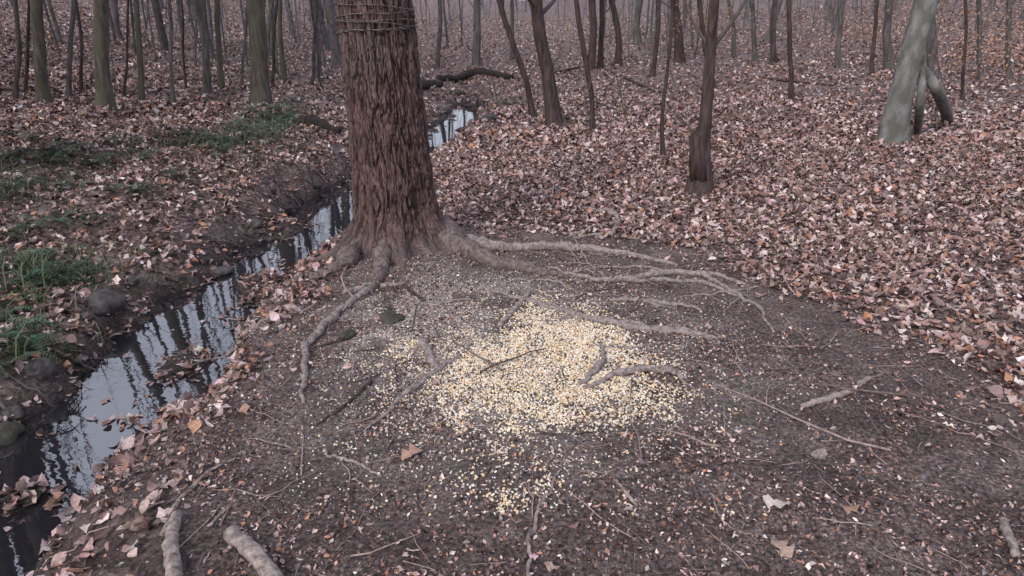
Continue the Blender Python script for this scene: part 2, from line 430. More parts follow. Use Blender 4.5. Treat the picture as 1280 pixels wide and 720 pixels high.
# ------------------------------------------------------------------ big tree
oak = empty("oak_tree")
M_oak, nt, b = nmat("oak_bark"); L = nt.links.new
at = nd(nt, 'ShaderNodeAttribute', attribute_name="Col")
tc = nd(nt, 'ShaderNodeTexCoord'); mp = nd(nt, 'ShaderNodeMapping'); mp.inputs['Scale'].default_value = (1, 1, .22); L(tc.outputs['Object'], mp.inputs[0])
n = nd(nt, 'ShaderNodeTexNoise', Scale=60, Detail=8, Roughness=.78); L(mp.outputs[0], n.inputs[0])
r = ramp(nt, [(.34, (.28, .28, .28)), (.68, (1.75, 1.75, 1.75))]); L(n.outputs[0], r.inputs[0])
L(mix(nt, at.outputs[0], r.outputs[0], 1.0, 'MULTIPLY'), b.inputs['Base Color'])
b.inputs['Roughness'].default_value = .88; b.inputs['Specular IOR Level'].default_value = .25
bp = nd(nt, 'ShaderNodeBump', Strength=1.0, Distance=.02); L(n.outputs[0], bp.inputs['Height']); L(bp.outputs[0], b.inputs['Normal'])

TZ = hz(TX, TY)
nth = 700
hh = np.concatenate([np.linspace(-.35, 3.0, 480), np.linspace(3.05, 15, 40)])
th = np.arange(nth) / nth * 2 * np.pi
H, TH = np.meshgrid(hh, th, indexing='ij')
LOBES = ((-.35, .34, .26), (-1.35, .24, .20), (-2.45, .30, .24), (3.0, .22, .3), (1.2, .3, .35), (2.1, .2, .3), (-.85, .16, .18), (-1.9, .16, .16), (.3, .25, .25))
def trunk_r(H, TH):
    r = .390 + .035 * np.exp(-np.clip(H, 0, 9) / .9) - .022 * np.clip(H, 0, 14)
    hc = np.clip(H, -.05, 9)
    fl = 0
    for a, s, w in LOBES:
        da = (TH - a + np.pi) % (2 * np.pi) - np.pi
        fl = fl + s * np.exp(-(da / w) ** 2)
    r = r + (.03 + fl) * np.exp(-hc / .13) + .16 * fl * np.exp(-hc / .45)
    r = r * (1 + .03 * np.sin(3 * TH + 1 + .3 * H) + .02 * np.sin(5 * TH + 2))
    return r
def lean(H): return -.035 * H
R0 = trunk_r(H, TH)
def pn(f, g, seed, o=3, wa=.8):
    u = TH / (2 * np.pi) * f
    wgt = sstep(.93, 1.0, TH / (2 * np.pi))
    wob = wa * 2 * (fbm(H * 3.1, np.cos(TH) * 4 + np.sin(TH) * 7, 3, seed + 40) - .5)
    return fbm(u + wob, H * g, o, seed) * (1 - wgt) + fbm(u - f + wob, H * g, o, seed) * wgt
n1 = pn(56, 4.0, 201, 3); n2 = pn(130, 14, 203, 3); n3 = pn(7, 1.6, 205, 4); n4 = pn(95, 8.5, 207, 3, 1.2)
g1 = np.clip(1 - np.abs(n1 * 2 - 1) * 5, 0, 1); g2 = np.clip(1 - np.abs(n4 * 2 - 1) * 5, 0, 1)
groove = np.clip(g1 * .9 + g2 * .6, 0, 1)
damp = .55 * np.exp(-np.clip(H, 0, 9) / .2)
disp = (1 - damp) * (-.022 * groove + .012 * sstep(.42, .58, n1) + .008 * sstep(.4, .6, n4)) + .024 * (n2 - .5) * (1 - damp) + .02 * (n3 - .5)
R = R0 + disp
PX = TX + lean(H) + R * np.cos(TH) + .015 * np.sin(H * 1.2); PY = TY + R * np.sin(TH); PZ = TZ + H
V = np.stack([PX, PY, PZ], -1).reshape(-1, 3)
nh = len(hh)
i = np.arange(nh - 1)[:, None] * nth; j = np.arange(nth)[None]; j2 = (j + 1) % nth
F = np.stack([i + j, i + j2, i + nth + j2, i + nth + j], -1).reshape(-1, 4)
c1 = np.array([.140, .086, .078]); c2 = np.array([.032, .020, .020]); c3 = np.array([.21, .175, .165])
gm = np.clip(groove * 1.0, 0, 1)[..., None]
C = c1 * (.55 + .9 * n2[..., None]) * (1 - gm) + c2 * gm
low = np.exp(-np.clip(H, 0, 9) / .14)[..., None] * .55
C = C * (1 - low) + c3 * low * (.4 + .9 * (n2[..., None]))
grey = sstep(.48, .70, n3)[..., None] * .4 + sstep(1.7, 2.5, H)[..., None] * .2
C = C * (1 - grey) + c3 * .75 * grey * (1 - .7 * gm)
make_mesh("trunk", V, F, M_oak, C.reshape(-1, 3), parent=oak)

def branch(acc, p, dr, length, rad, lvl, k=5, col=None, up=.25, nch=4):
    n = 6 if lvl > 0 else 4
    D = np.empty((n - 1, 3)); d = dr / math.sqrt(float(dr @ dr)); nz = rng.normal(0, .16, (n - 1, 3))
    for s in range(n - 1):
        d = d + nz[s]; d[2] += up * .25; d = d / math.sqrt(float(d @ d)); D[s] = d
    P = np.vstack([p[None], p + np.cumsum(D, 0) * length / (n - 1)]); R = rad * np.linspace(1, .22, n)
    tube(acc, P, R, k, col, cap=False)
    if lvl > 0:
        for c in range(nch):
            t = rng.uniform(.25, .98); q = t * (n - 1); i = int(min(q, n - 2)); f = q - i
            pp = P[i] * (1 - f) + P[i + 1] * f
            dd = D[i] + rng.normal(0, .65, 3)
            branch(acc, pp, dd, length * rng.uniform(.35, .6), rad * (1 - .7 * t) * .65, lvl - 1, max(3, k - 1), col, up, max(2, nch - 1))
acc = Acc()
for q in range(12):
    hgt = rng.uniform(6, 14.5); a = rng.random() * 6.28
    branch(acc, np.array([TX + lean(hgt), TY, TZ + hgt]), np.array([math.cos(a), math.sin(a), .7]), rng.uniform(2.5, 4.5), .08, 2, 6, (.1, .08, .075))
acc.obj("limbs", M_twig, parent=oak)

# ------------------------------------------------------------------ roots, sticks
def ground_path(pts, n=None, lift=0.0):
    P = np.array([G(u, v) for u, v in pts])
    n = n or max(12, int(len(pts) * 11))
    Q = smooth_path(P, n)
    m = np.arange(n); Q[:, 0] += .07 * (fbm(m * .25, m * 0 + P[0, 0] * 9, 4, 7) - .5); Q[:, 1] += .12 * (fbm(m * .25, m * 0 + P[0, 1] * 9, 4, 8) - .5)
    g = height(Q[:, 0], Q[:, 1]); gs = np.convolve(np.pad(g, 2, 'edge'), np.ones(5) / 5, 'valid')
    Q[:, 2] = np.maximum(gs, g - .004) + lift
    return Q
def rad_interp(r, n):
    return np.interp(np.linspace(0, 1, n), np.linspace(0, 1, len(r)), r)
roots = Acc(); flare_roots = Acc()
def root(pts, r, bury=.14, acc=None, shoots=2):
    acc = acc or roots
    Q = ground_path(pts); m = len(Q); R = rad_interp(r, m) * (1 + .09 * rng.normal(0, 1, m)) * .92 * (.85 + .4 * fbm(np.arange(m) * .5, np.full(m, rng.random() * 50), 2, 6))
    bb = bury + .22 * (fbm(np.arange(m) * .3, np.full(m, rng.random() * 50), 2, 5) - .5)
    Qz = Q.copy(); Qz[:, 2] += R * (1 - 2 * bb); Qz[-1, 2] -= R[-1] * 1.8
    tube(acc, Qz, R, 12, rough=.26)
    for s in range(shoots):
        i = int(rng.integers(m // 4, m - 2)); d = Q[min(i + 1, m - 1), :2] - Q[i - 1, :2]; a = math.atan2(d[1], d[0]) + rng.choice([-1, 1]) * rng.uniform(.3, .9)
        ln = rng.uniform(.12, .4); k = 8; t = np.linspace(0, 1, k)
        bx = Q[i, 0] + np.cos(a) * t * ln + np.cumsum(rng.normal(0, .008, k)); by = Q[i, 1] + np.sin(a) * t * ln + np.cumsum(rng.normal(0, .008, k))
        rr = min(.012, R[i] * .5) * np.linspace(1, .35, k)
        tube(roots, np.stack([bx, by, height(bx, by) + rr * .6], -1), rr, 7, rough=.25)
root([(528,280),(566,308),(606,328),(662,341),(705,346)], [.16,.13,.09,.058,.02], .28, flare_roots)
root([(566,298),(620,313),(690,311),(740,316),(800,322),(848,333)], [.09,.058,.048,.042,.03,.012], .18)
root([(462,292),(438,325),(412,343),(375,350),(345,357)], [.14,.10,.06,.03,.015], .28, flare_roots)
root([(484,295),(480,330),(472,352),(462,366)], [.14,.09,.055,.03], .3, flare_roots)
root([(468,360),(440,380),(412,405),(385,435),(382,470),(376,505)], [.028,.028,.032,.028,.022,.012])
root([(505,358),(470,360),(430,366)], [.015,.03,.02])
root([(680,336),(720,345),(770,352),(820,345),(880,345),(930,357)], [.01,.018,.025,.035,.028,.012])
root([(770,352),(830,352),(880,356),(925,372)], [.02,.022,.018,.008])
root([(880,347),(920,368),(945,385),(968,418)], [.02,.018,.016,.008])
root([(630,372),(690,388),(740,402),(800,412),(850,418),(900,427)], [.012,.022,.028,.03,.025,.012])
root([(700,398),(770,403),(840,412),(895,424)], [.012,.02,.02,.01])
root([(765,378),(830,380),(880,390)], [.02,.022,.01])
root([(732,489),(775,471),(825,465),(862,476)], [.014,.026,.026,.012], .06)
root([(755,432),(748,458),(722,486)], [.012,.026,.018], .06)
root([(725,366),(690,352),(640,350)], [.01,.012,.01])
root([(720,300),(735,330),(760,350)], [.01,.012,.008])
root([(575,445),(540,470),(500,500),(455,540)], [.012,.02,.018,.01])
root([(350,405),(300,432),(240,458)], [.016,.022,.01])
root([(400,380),(350,398),(290,420)], [.012,.014,.008])
root([(528,428),(536,448),(545,462)], [.03,.035,.02], .35)
root([(590,375),(560,380),(525,382),(505,362)], [.01,.013,.013,.008])
root([(725,262),(770,272),(768,292)], [.02,.035,.03], .05, None, 0)
root([(800,268),(765,282),(712,296)], [.02,.03,.02], .05, None, 0)
root([(800,300),(750,296),(715,300)], [.012,.02,.012], .1, None, 0)
root([(805,278),(780,276),(760,284)], [.015,.02,.015], .05, None, 0)
root([(660,720),(664,670),(680,625),(702,585)], [.010,.010,.008,.005], .1)
root([(405,565),(440,578),(478,592)], [.006,.009,.005], .1)
root([(600,360),(640,372),(680,380)], [.008,.012,.008])
root([(850,372),(900,368),(950,360)], [.008,.012,.006])
root([(690,345),(760,335),(815,337),(860,345)], [.006,.012,.012,.006])
root([(820,430),(780,436),(740,430)], [.006,.012,.008])
roots.obj("surface_roots", M_root, parent=oak)
flare_roots.obj("buttress_roots", M_flare, parent=oak)

def stick(name, pts, r, mat, lift=.3, k=9, rough=.12):
    P = np.array([G(u, v) for u, v in pts]); n = 14 if len(pts) < 3 else len(pts) * 6
    Q = smooth_path(P, n); Q[:, :2] += rng.normal(0, .004, (n, 2)); R = rad_interp(r, n) * (1 + .07 * rng.normal(0, 1, n))
    g = height(Q[:, 0], Q[:, 1])
    if len(pts) == 2:
        t = np.linspace(0, 1, n); A = np.polyfit(t, g, 1); line = np.polyval(A, t); line += np.max(g - line) * .4; g = line
    else: g = np.convolve(np.pad(g, 3, 'edge'), np.ones(7) / 7, 'valid')
    Q[:, 2] = g + R * (1 - 2 * .12)
    a = Acc(); tube(a, Q, R, k, rough=rough)
    return a.obj(name, mat)
stick("fallen_branch", [(661,369),(624,411)], [.022,.018], M_stick)
stick("fallen_branch", [(1000,511),(1035,500),(1068,490)], [.016,.022,.018], M_stick)
stick("fallen_branch", [(1072,484),(1087,474)], [.018,.014], M_stick)
stick("fallen_branch", [(290,674),(318,698),(348,735)], [.036,.038,.035], M_stick, k=12, rough=.2)
stick("fallen_branch", [(222,648),(216,680),(220,730)], [.024,.032,.035], M_stick, k=12, rough=.2)
stick("fallen_branch", [(205,672),(225,628),(262,592),(296,575)], [.016,.012,.009,.005], M_stick)
stick("fallen_branch", [(768,602),(796,634)], [.010,.008], M_stick)
stick("fallen_branch", [(262,660),(292,630)], [.008,.006], M_stick)
stick("fallen_branch", [(730,604),(795,600)], [.006,.005], M_dark)
stick("fallen_branch", [(1252,655),(1268,700)], [.02,.018], M_stick)
stick("fallen_branch", [(560,672),(600,684),(632,706)], [.007,.006,.004], M_dark)
stick("fallen_branch", [(465,478),(430,510),(395,535)], [.012,.010,.006], M_dark)
stick("fallen_branch", [(505,358),(530,378)], [.014,.010], M_dark)
stick("fallen_branch", [(400,436),(445,420)], [.010,.007], M_dark)
stick("fallen_branch", [(700,300),(745,350)], [.007,.005], M_stick)
stick("fallen_branch", [(888,620),(905,655),(940,672)], [.006,.005,.003], M_stick)
stick("fallen_branch", [(905,505),(906,540)], [.005,.004], M_stick)
stick("fallen_branch", [(640,535),(700,545),(755,540)], [.006,.006,.003], M_dark)
stick("fallen_log", [(548,100),(590,95),(640,100)], [.15,.18,.11], M_log, k=14, rough=.25)
stick("fallen_log", [(512,116),(530,112),(552,108)], [.16,.18,.12], M_log, k=14, rough=.25)
stick("fallen_log", [(690,92),(740,84),(800,108),(818,116)], [.05,.05,.04,.03], M_dark)
stick("fallen_log", [(372,160),(400,160),(425,168)], [.10,.12,.08], M_log, k=12, rough=.25)
stick("fallen_log", [(1190,138),(1240,150)], [.06,.04], M_stick)
stick("fallen_log", [(960,100),(1040,108)], [.05,.03], M_dark)

tw = Acc()
for q in range(1100):
    if q < 750: cx_, cy_ = rng.uniform(-2.2, 3.2), rng.uniform(1.8, 7.5)
    else: cx_, cy_ = rng.uniform(-9, 10), rng.uniform(3, 16)
    if hz(cx_, cy_) < -.2 or math.hypot(cx_ - TX, cy_ - TY) < .9: continue
    ln = (.05 + .45 * rng.random() ** 1.8) * (1 if q < 750 else 2.2); a = rng.random() * 6.28; n = 5
    t = np.linspace(-.5, .5, n)
    bx = cx_ + np.cos(a) * t * ln + rng.normal(0, .012, n) * ln * 3; by = cy_ + np.sin(a) * t * ln + rng.normal(0, .012, n) * ln * 3
    r = rng.uniform(.0015, .0050) * (1 if q < 750 else 2)
    tube(tw, np.stack([bx, by, height(bx, by) + r + .004 + (0.03 if q >= 750 else 0)], -1), np.linspace(r, r * .5, n), 5,
         np.array([.25, .19, .17]) * rng.uniform(.2, 1.7))
tw.obj("twig_litter", M_twig)
# exposed rootlets in the cut bank
rb = Acc()
for q in range(110):
    y0 = rng.uniform(3, 14); x0 = float(np.interp(y0, CY, CX)) - float(np.interp(y0, CY, CW)) - rng.uniform(.05, .35)
    n = 6; t = np.linspace(0, 1, n); ln = rng.uniform(.15, .5)
    bx = x0 + t * ln * .8 + rng.normal(0, .02, n); by = y0 + t * ln * rng.normal(0, .8) + rng.normal(0, .02, n)
    tube(rb, np.stack([bx, by, np.maximum(height(bx, by), WATER - .03) + .012], -1), np.linspace(.010, .003, n) * rng.uniform(.5, 1.4), 5, np.array([.12, .09, .085]) * rng.uniform(.5, 1.5))
rb.obj("bank_roots", M_twig)

# wire wrapped round the trunk
M_wire, nt, b = nmat("rusty_wire"); n = nd(nt, 'ShaderNodeTexNoise', Scale=30); r = ramp(nt, [(.4, (.05, .045, .045)), (.6, (.22, .20, .19))])
nt.links.new(n.outputs[0], r.inputs[0]); nt.links.new(r.outputs[0], b.inputs['Base Color']); b.inputs['Metallic'].default_value = .3; b.inputs['Roughness'].default_value = .55
wa = Acc()
for q in range(7):
    hw_ = 2.08 + [0, .03, .07, .09, .17, .24, .36][q]; ph = rng.random() * 6.28
    t = np.linspace(0, 2 * np.pi, 60)
    h2 = hw_ + .035 * np.sin(t + ph) + .012 * np.sin(3 * t + ph)
    rr = trunk_r(np.full(60, hw_), t) + .028 + .004 * np.sin(7 * t + ph)
    tube(wa, np.stack([TX + lean(h2) + .01 + rr * np.cos(t), TY + rr * np.sin(t), TZ + h2], -1), np.full(60, .004), 5, cap=False)
wa.obj("trunk_wire", M_wire)

# ------------------------------------------------------------------ mid-distance trees
def standing(name, pts, w, mat, H=12, nb=7, k=16, rough=.10, leanout=.4, lowtw=0, flare=1.5, bcol=(.09, .075, .07), dec=.78):
    base = G(*pts[0]); y0 = base[1]
    P = [base - np.array([0, 0, .15])] + [at_y(u, v, y0 + .001) for u, v in pts[1:]]
    dist = y0 / raydir(*pts[0])[1]
    R = [wi * dist / FPX / 2 for wi in w]
    dtop = (P[-1] - P[-2]); dtop /= np.linalg.norm(dtop)
    last = P[-1]
    for s in range(5):
        dtop = dtop + rng.normal(0, .05, 3); dtop[2] += .12 * leanout; dtop /= np.linalg.norm(dtop)
        P.append(P[-1] + dtop * max(.5, (H - last[2]) / 5)); R.append(R[-1] * dec)
    P = np.array(P)
    n = 60
    s = np.linspace(0, 1, n) ** 1.6
    full = smooth_path(P, 400); Rf = np.interp(np.linspace(0, 1, 400), np.linspace(0, 1, len(R)), R)
    idx = (s * 399).astype(int); Q = full[idx]; RQ = Rf[idx]
    hq = Q[:, 2] - base[2]
    Q[:, :2] += (np.stack([fbm(hq * .7 + base[0] * 7, hq * 0, 2, 400), fbm(hq * .7 + base[0] * 5, hq * 0 + 5, 2, 401)], -1) - .5) * (.09 * np.sqrt(dist / 12)) * sstep(0, 1, hq)[:, None]
    RQ = RQ * (1 + (flare - 1) * np.exp(-np.clip(hq, 0, 9) / (RQ * 2.0 + .05)))
    e = empty(name); a = Acc(); tube(a, Q, RQ, k, rough=rough, cap=False); a.obj("trunk", mat, parent=e)
    b2 = Acc()
    for q in range(nb):
        i = rng.integers(28, 57); an = rng.random() * 6.28
        branch(b2, Q[i], np.array([math.cos(an), math.sin(an), .7]), rng.uniform(1.2, 3), RQ[i] * .4, 2, 5, bcol, nch=3)
    for q in range(lowtw):
        zz = rng.uniform(.5, 3.5); i = int(np.argmin(abs(hq - zz))); an = rng.random() * 6.28
        branch(b2, Q[i], np.array([math.cos(an), math.sin(an), .5]), rng.uniform(.5, 1.3), max(.006, RQ[i] * .12), 1, 4, bcol, nch=4)
    b2.obj("branches", M_twig, parent=e)
    return e
standing("dead_tree", [(875,241),(877,205),(880,172),(885,120),(889,60),(893,0)], [27,22,17,14,12,11], M_dark, 8, 3, lowtw=2)
acc = Acc(); b0 = G(875,241)
p0 = at_y(874,225,b0[1]-.05); p1 = at_y(872,195,b0[1]-.05); p2 = at_y(870,170,b0[1]-.03)
tube(acc, [p0, p1, p2, p2 + np.array([-.02, 0, .08])], [.12,.12,.09,.02], 10, rough=.5); acc.obj("broken_stub", M_dark, parent=bpy.data.objects["dead_tree"])
standing("oak_tree", [(694,156),(686,100),(678,50),(670,0)], [17,16,15,14], M_dark, 16)
standing("sapling", [(742,162),(738,120),(730,60),(720,0)], [7,6,6,6], M_dark, 8, 4, 8, lowtw=3)
standing("sapling", [(669,148),(656,100),(640,50),(624,0)], [8,7,7,6], M_dark, 9, 4, 8)
standing("sapling", [(830,196),(828,150),(834,90),(842,0)], [6,5,4,4], M_dark, 6, 4, 8, lowtw=3)
standing("sapling", [(893,110),(880,50),(874,0)], [7,6,6], M_dark, 8, 4, 8, lowtw=2)
standing("sycamore_tree", [(1116,180),(1122,130),(1138,70),(1157,0)], [27,26,26,25], M_syc, 14, 8, 24, .16, flare=1.5, bcol=(.22,.22,.21))
acc = Acc(); b0 = G(1116,180)
Q = smooth_path([G(1186,152), at_y(1174,118,b0[1]+.3), at_y(1158,94,b0[1]+.1), at_y(1142,76,b0[1])], 18); tube(acc, Q, np.linspace(.12,.09,18), 14, rough=.2)
Q = smooth_path([G(1146,170), at_y(1150,130,b0[1]-.1), at_y(1152,95,b0[1]), at_y(1148,60,b0[1])], 18); tube(acc, Q, np.linspace(.08,.07,18), 14, rough=.2)
acc.obj("second_stems", M_syc, parent=bpy.data.objects["sycamore_tree"])
standing("oak_tree", [(131,137),(129,80),(128,0)], [18,16,16], M_moss, 20, dec=.88)
standing("oak_tree", [(326,132),(324,80),(320,0)], [21,20,20], M_moss, 20, lowtw=2, dec=.88)
standing("oak_tree", [(54,128),(49,60),(45,0)], [14,13,13], M_moss, 20, dec=.88)
standing("sapling", [(16,122),(22,60),(18,0)], [6,5,5], M_moss, 8, 4, 8, lowtw=2)
for u, v, ut, w, m in [(176,128,171,7,M_moss),(216,132,212,5,M_grey),(258,116,248,9,M_grey),(276,110,272,7,M_moss),(299,108,312,4,M_grey),(355,100,350,6,M_moss),(398,95,392,7,M_grey),
                       (84,124,92,6,M_grey),(100,118,96,4,M_dark),(152,122,160,3,M_dark),(232,112,226,3,M_dark),(340,112,345,4,M_dark),(30,118,36,4,M_dark),
                       (596,82,596,10,M_grey),(546,86,549,6,M_grey),(737,88,741,10,M_dark),(750,84,752,7,M_dark),(773,82,765,8,M_dark),(815,96,822,6,M_dark),(850,78,842,11,M_dark),
                       (797,56,800,9,M_grey),(990,126,985,6,M_dark),(968,78,970,7,M_dark),(944,78,940,6,M_grey),(918,72,910,5,M_grey),(1047,84,1050,6,M_grey),(1170,104,1158,13,M_grey),
                       (1228,100,1224,6,M_grey),(1262,98,1262,6,M_grey),(1204,124,1206,4,M_dark),(1090,92,1096,5,M_dark),(1112,86,1112,10,M_grey),(640,74,640,5,M_grey)]:
    standing("oak_tree" if w > 8 else "sapling", [(u, v), ((u + ut) / 2 + rng.normal(0, 2.0), v * .5), (ut, 0)], [w, w * .92, w * .88], m, rng.uniform(14, 19) if w > 7 else rng.uniform(8, 12), 3, 10, lowtw=1, dec=.84)

# ------------------------------------------------------------------ distant forest
far = Acc(); cnt = 0
def fartree(acc, x, y, H, r, col, nb=7, nch=3, tip=.3, low=.3):
    z = hz(x, y); n = 12
    P = np.zeros((n, 3)); P[:, 2] = z - .1 + np.linspace(0, 1, n) ** 1.5 * H
    ln = rng.normal(0, .08, 2); hh_ = P[:, 2] - z
    P[:, 0] = x + ln[0] * hh_ + np.cumsum(rng.normal(0, .05, n)); P[:, 1] = y + ln[1] * hh_ + np.cumsum(rng.normal(0, .05, n))
    R = r * np.linspace(1, tip, n); R[0] *= 1.3
    tube(acc, P, R, 7, col, cap=False)
    for q in range(nb):
        t = rng.uniform(low, .98) * (n - 1); i = int(min(t, n - 2)); f = t - i; p = P[i] * (1 - f) + P[i + 1] * f
        a = rng.random() * 6.28
        branch(acc, p, np.array([math.cos(a), math.sin(a), .6]), H * rng.uniform(.10, .22), max(.012, R[i] * .3), 1, 4, col, nch=nch)
while cnt < 540:
    y = 16 + 72 * rng.random() ** .7; x = rng.uniform(-1, 1) * (.80 * y + 3)
    if rng.random() > .10 + 1.3 * sstep(.38, .62, float(fbm(np.array([x * .14]), np.array([y * .14]), 3, 501)[0])): continue
    if abs(float(creek_d(np.array([x]), np.array([y]))[0])) < 1.3: continue
    if x > -3 and y < 29: continue
    if x < -3 and y < 18 and x > -.8 * y: continue
    g = rng.uniform(.4, 1.4); haze = min(1, (y - 12) / 50)
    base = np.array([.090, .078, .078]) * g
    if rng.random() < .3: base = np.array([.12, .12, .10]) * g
    col = base * (1 - haze * .5) + np.array([.24, .23, .245]) * haze * .5  # distance haze painted into the bark: paler blue-grey farther off
    r = rng.uniform(.020, .075) if rng.random() < .86 else rng.uniform(.11, .22)
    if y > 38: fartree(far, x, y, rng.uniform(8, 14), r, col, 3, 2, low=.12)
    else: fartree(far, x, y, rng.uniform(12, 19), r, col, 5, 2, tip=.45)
    cnt += 1
for q in range(34):
    y = rng.uniform(7, 24); x = -(.79 * y + rng.uniform(.8, 6)); fartree(far, x, y, rng.uniform(16, 21), rng.uniform(.09, .22), np.array([.05, .043, .042]), 5, 2, .6, low=.5)
for q in range(12):
    y = rng.uniform(4, 26); x = (.82 * y + rng.uniform(3, 14)); fartree(far, x, y, rng.uniform(11, 17), rng.uniform(.08, .22), np.array([.07, .065, .06]))
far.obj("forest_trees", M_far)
br = Acc()
for q in range(640):
    y = 14 + 66 * rng.random() ** .8; x = rng.uniform(-1, 1) * (.80 * y + 2)
    if abs(float(creek_d(np.array([x]), np.array([y]))[0])) < .8: continue
    if x > -2 and y < 26 and rng.random() < .92: continue
    haze = min(1, (y - 12) / 45); col = np.array([.12, .10, .095]) * (1 - haze * .5) + np.array([.27, .26, .275]) * haze * .5  # brush colour also carries painted haze, growing with distance
    a = rng.random() * 6.28
    branch(br, np.array([x, y, hz(x, y) - .05]), np.array([math.cos(a) * .4, math.sin(a) * .4, 1]), rng.uniform(1.2, 5), rng.uniform(.007, .018), 2 if y < 40 else 1, 4, col * rng.uniform(.5, 1.4), nch=4)
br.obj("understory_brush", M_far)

# beech leaves still clinging
n = 2600; cl = [(at_y(1215, 20, 24), 1.6), (at_y(1250, 70, 20), .9), (at_y(1130, 15, 30), 1.2), (at_y(885, 25, 30), .8), (at_y(1270, 30, 26), 1.5), (at_y(1075, 40, 33), 1.)]
ii = rng.integers(0, len(cl), n); c0 = np.array([c[0] for c in cl])[ii]; s0 = np.array([c[1] for c in cl])[ii]
P = c0 + rng.normal(0, 1, (n, 3)) * s0[:, None] * np.array([1, .8, .5])
P[:, 2] = np.maximum(P[:, 2], height(P[:, 0], P[:, 1]) + .3)
leaves("beech_leaves", P[:, 0], P[:, 1], P[:, 2], np.full(n, .09), np.full(n, .05), np.full(n, .8), np.array([.42, .23, .14]) * rng.uniform(.6, 1.2, (n, 1)), M_leaf, rows=3)

# ------------------------------------------------------------------ ferns and green cover
def fern(name, p, size, nf):
    Vs, Fs, Cs = [], [], []; c = 0
    for f in range(nf):
        az = rng.random() * 6.28; ln = size * rng.uniform(.6, 1.2); rise = rng.uniform(.6, 1.7)
        dr = np.array([math.cos(az), math.sin(az)]); sd = np.array([-dr[1], dr[0]])
        npair = 16; col = np.array([.042, .078, .042]) * rng.uniform(.35, 1.8) * np.array([rng.uniform(.8, 1.6), 1, 1])
        for k in range(npair):
            t = (k + 1) / npair; rad = ln * t; z = ln * (rise * t - 1.0 * rise * t * t + .04)
            w = ln * .15 * math.sin(math.pi * min(1, t * .85 + .12)) + .004
            c3_ = np.array([*(p[:2] + dr * rad), p[2] + z])
            for sg in (-1, 1):
                tip = c3_ + np.array([*(sd * sg * w + dr * w * .35), -.2 * w + rng.normal(0, .15) * w]); hw2 = ln / npair * .38
                dv = np.array([*(dr * hw2), 0])
                Vs += [c3_ - dv, c3_ + dv, tip + dv * .4, tip - dv * .4]; Fs.append([c, c + 1, c + 2, c + 3]); c += 4; Cs += [col] * 4
    make_mesh(name, np.array(Vs), np.array(Fs), M_green, np.array(Cs), False)
fs = [(342,160,.7),(322,172,.6),(355,150,.7),(300,185,.5),(285,190,.45),(45,345,.38),(80,352,.32),(15,335,.4),(100,345,.3),(28,240,.5),(115,208,.4),(62,205,.45),(15,425,.35),(150,180,.4),
      (250,178,.45),(215,185,.4),(632,132,.5),(30,375,.28),(10,250,.45),(85,190,.4),(330,150,.7),(365,160,.5),(120,275,.3),(235,170,.4),(20,455,.28),(60,325,.35),
      (340,170,.6),(310,165,.5),(348,140,.6),(60,360,.3),(5,300,.4),(45,290,.3),(140,240,.3),(180,200,.4),(10,200,.5),(40,180,.5),(225,222,.3),(265,200,.35),(95,240,.3),
      (30,355,.35),(5,400,.3),(35,430,.28),(325,160,.6),(350,165,.5),(280,180,.45),(170,240,.3),(75,280,.3)]
for u, v, s in fs:
    fern("fern", G(u, v), s, int(rng.integers(7, 12)))
N = 60000
x, y = scatter(N, -12, 1.5, 3, 18)
keep = (rng.random(N) < greenm(x, y) * .45) & (height(x, y) > WATER + .03) & infrust(x, y, 1.1)
x, y = x[keep], y[keep]; n = len(x)
L_ = rng.uniform(.02, .06, n)
leaves("ground_ivy", x, y, height(x, y) + rng.random(n) * .08, L_, L_ * .6, np.full(n, .6), np.array([.052, .080, .045]) * rng.uniform(.35, 1.8, (n, 1)) * np.array([1, 1, 1]), M_green, rows=3)
gb = []
for u, v, s, m in [(335,165,.5,320),(305,182,.45,200),(352,150,.5,260),(250,180,.4,100),(45,350,.35,140),(95,350,.3,80),(25,240,.4,100),(110,207,.4,90),(15,430,.3,100),(630,132,.5,100),(300,215,.3,60)]:
    p = G(u, v); gb.append(np.column_stack([p[0] + rng.normal(0, s, m), p[1] + rng.normal(0, s, m), rng.uniform(.12, .36, m)]))
gb = np.vstack(gb); gb = gb[height(gb[:, 0], gb[:, 1]) > WATER + .04]; m = len(gb)
az = rng.random(m) * 6.28; dr = np.stack([np.cos(az), np.sin(az)], 1); sd = np.stack([-dr[:, 1], dr[:, 0]], 1); g0 = height(gb[:, 0], gb[:, 1])
rows = []
for t, wd, up, out in ((0, .004, 0, 0), (.4, .004, .55, .18), (.75, .003, .75, .5), (1, .0006, .70, .9)):
    for sg in (-1, 1):
        rows.append(np.column_stack([gb[:, :2] + dr * (gb[:, 2] * out)[:, None] + sd * sg * wd, g0 + gb[:, 2] * up]))
V = np.stack(rows, 1).reshape(-1, 3)
F = (np.arange(m)[:, None, None] * 8 + np.array([[0, 1, 3, 2], [2, 3, 5, 4], [4, 5, 7, 6]])[None]).reshape(-1, 4)
make_mesh("grass_tufts", V, F, M_green, np.repeat(np.array([.085, .11, .055]) * rng.uniform(.5, 1.6, (m, 1)), 8, 0), False)

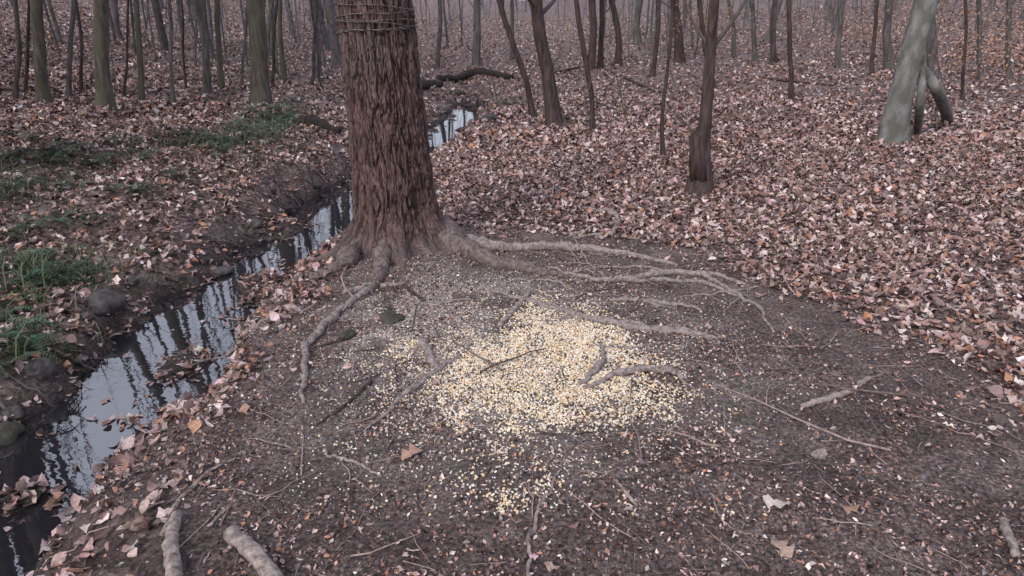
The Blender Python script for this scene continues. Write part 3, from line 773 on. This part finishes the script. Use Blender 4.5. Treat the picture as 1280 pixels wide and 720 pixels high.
# ------------------------------------------------------------------ rocks
def rock(p, s, mat, sink=.3):
    import bmesh
    bm = bmesh.new(); bmesh.ops.create_icosphere(bm, subdivisions=4, radius=1)
    sx, sy, sz = s; ph = rng.random() * 10
    C = np.array([v.co[:] for v in bm.verts])
    nn = fbm(C[:, 0] * 1.4 + ph + C[:, 2] * 1.1, C[:, 1] * 1.4 - C[:, 2] * .8 + ph, 5, 301)
    k = .55 + .9 * nn
    for v, kk in zip(bm.verts, k): v.co = Vector((v.co.x * sx * kk, v.co.y * sy * kk, v.co.z * sz * kk))
    me = bpy.data.meshes.new("rock"); bm.to_mesh(me); bm.free()
    for pl in me.polygons: pl.use_smooth = True
    me.materials.append(mat); o = bpy.data.objects.new("rock", me); sc.collection.objects.link(o)
    o.location = (p[0], p[1], p[2] + sz * (1 - 2 * sink)); o.rotation_euler = (0, 0, rng.random() * 6)
for u, v, s in [(130,388,(.17,.13,.12)),(52,468,(.09,.09,.08)),(8,552,(.10,.09,.08)),(490,398,(.13,.09,.03)),(275,343,(.13,.10,.05)),(185,318,(.12,.09,.05)),
                (165,355,(.08,.06,.04)),(435,421,(.07,.05,.03)),(610,150,(.2,.2,.12)),(320,282,(.10,.08,.05)),(30,590,(.08,.07,.05)),(245,400,(.05,.04,.03)),(485,388,(.05,.04,.02)),
                (300,318,(.07,.06,.03)),(360,262,(.08,.07,.04)),(575,120,(.2,.15,.1)),(555,140,(.15,.12,.07)),(220,350,(.06,.05,.03)),(150,420,(.06,.05,.03)),(395,235,(.12,.09,.06)),
                (70,560,(.05,.04,.03)),(40,625,(.06,.05,.03)),(340,300,(.06,.05,.03)),(90,440,(.06,.05,.04)),(200,385,(.05,.04,.03)),(255,325,(.07,.05,.03)),
                (15,520,(.07,.06,.05)),(60,600,(.06,.05,.03)),(110,400,(.06,.05,.04)),(300,350,(.05,.04,.02))]:
    rock(G(u, v), s, M_rockm if rng.random() < .4 else M_rock, .38)
rock(G(1023,570), (.06,.035,.02), M_stick)
pts = [(516,572,.15),(970,632,.13),(975,688,.14),(1205,436,.12),(305,520,.13),(888,412,.11),(1060,640,.09),(925,546,.06),(690,712,.07)]
P = np.array([G(u, v) for u, v, s in pts]); S = np.array([s for *_, s in pts])
leaves("fallen_oak_leaves", P[:, 0], P[:, 1], P[:, 2] + .006, S, S * .7, np.full(len(S), .12), np.array([[.40,.25,.18],[.5,.42,.38],[.36,.26,.2],[.5,.42,.38],[.34,.2,.15],[.38,.3,.28],[.3,.18,.12],[.4,.33,.3],[.35,.25,.2]]), M_leaf, kind=np.ones(len(S), int))

# ------------------------------------------------------------------ light
w = bpy.data.worlds.new("World"); sc.world = w; w.use_nodes = True
nt = w.node_tree; bg = nt.nodes["Background"]
sky = nt.nodes.new('ShaderNodeTexSky'); sky.sky_type = 'NISHITA'; sky.sun_disc = False
EL, AZ = math.radians(36), math.radians(215)
sky.sun_elevation = EL; sky.sun_rotation = AZ; sky.dust_density = 3.0; sky.air_density = 1.0
# thin even cloud over the clear-sky model
nt.links.new(mix(nt, sky.outputs[0], (8.5, 8.6, 10.2), .6), bg.inputs[0]); bg.inputs[1].default_value = .15
sv = Vector((math.sin(AZ) * math.cos(EL), math.cos(AZ) * math.cos(EL), math.sin(EL)))
ld = bpy.data.lights.new("sun", 'SUN'); ld.energy = 2.0; ld.angle = math.radians(14); ld.color = (1, .95, .93)
lo = bpy.data.objects.new("sun", ld); sc.collection.objects.link(lo); lo.rotation_euler = sv.to_track_quat('Z', 'Y').to_euler(); lo.location = (0, 0, 20)

# ------------------------------------------------------------------ camera
cd = bpy.data.cameras.new("camera"); cd.sensor_width = 36; cd.lens = FPX / 1280 * 36; cd.clip_end = 1000; cd.clip_start = .05
co = bpy.data.objects.new("camera", cd); sc.collection.objects.link(co); co.location = (0, 0, CAMH); co.rotation_euler = (math.pi / 2 - PITCH, 0, 0)
sc.camera = co
sc.view_settings.view_transform = 'Standard'; sc.view_settings.look = 'None'; sc.view_settings.exposure = 0
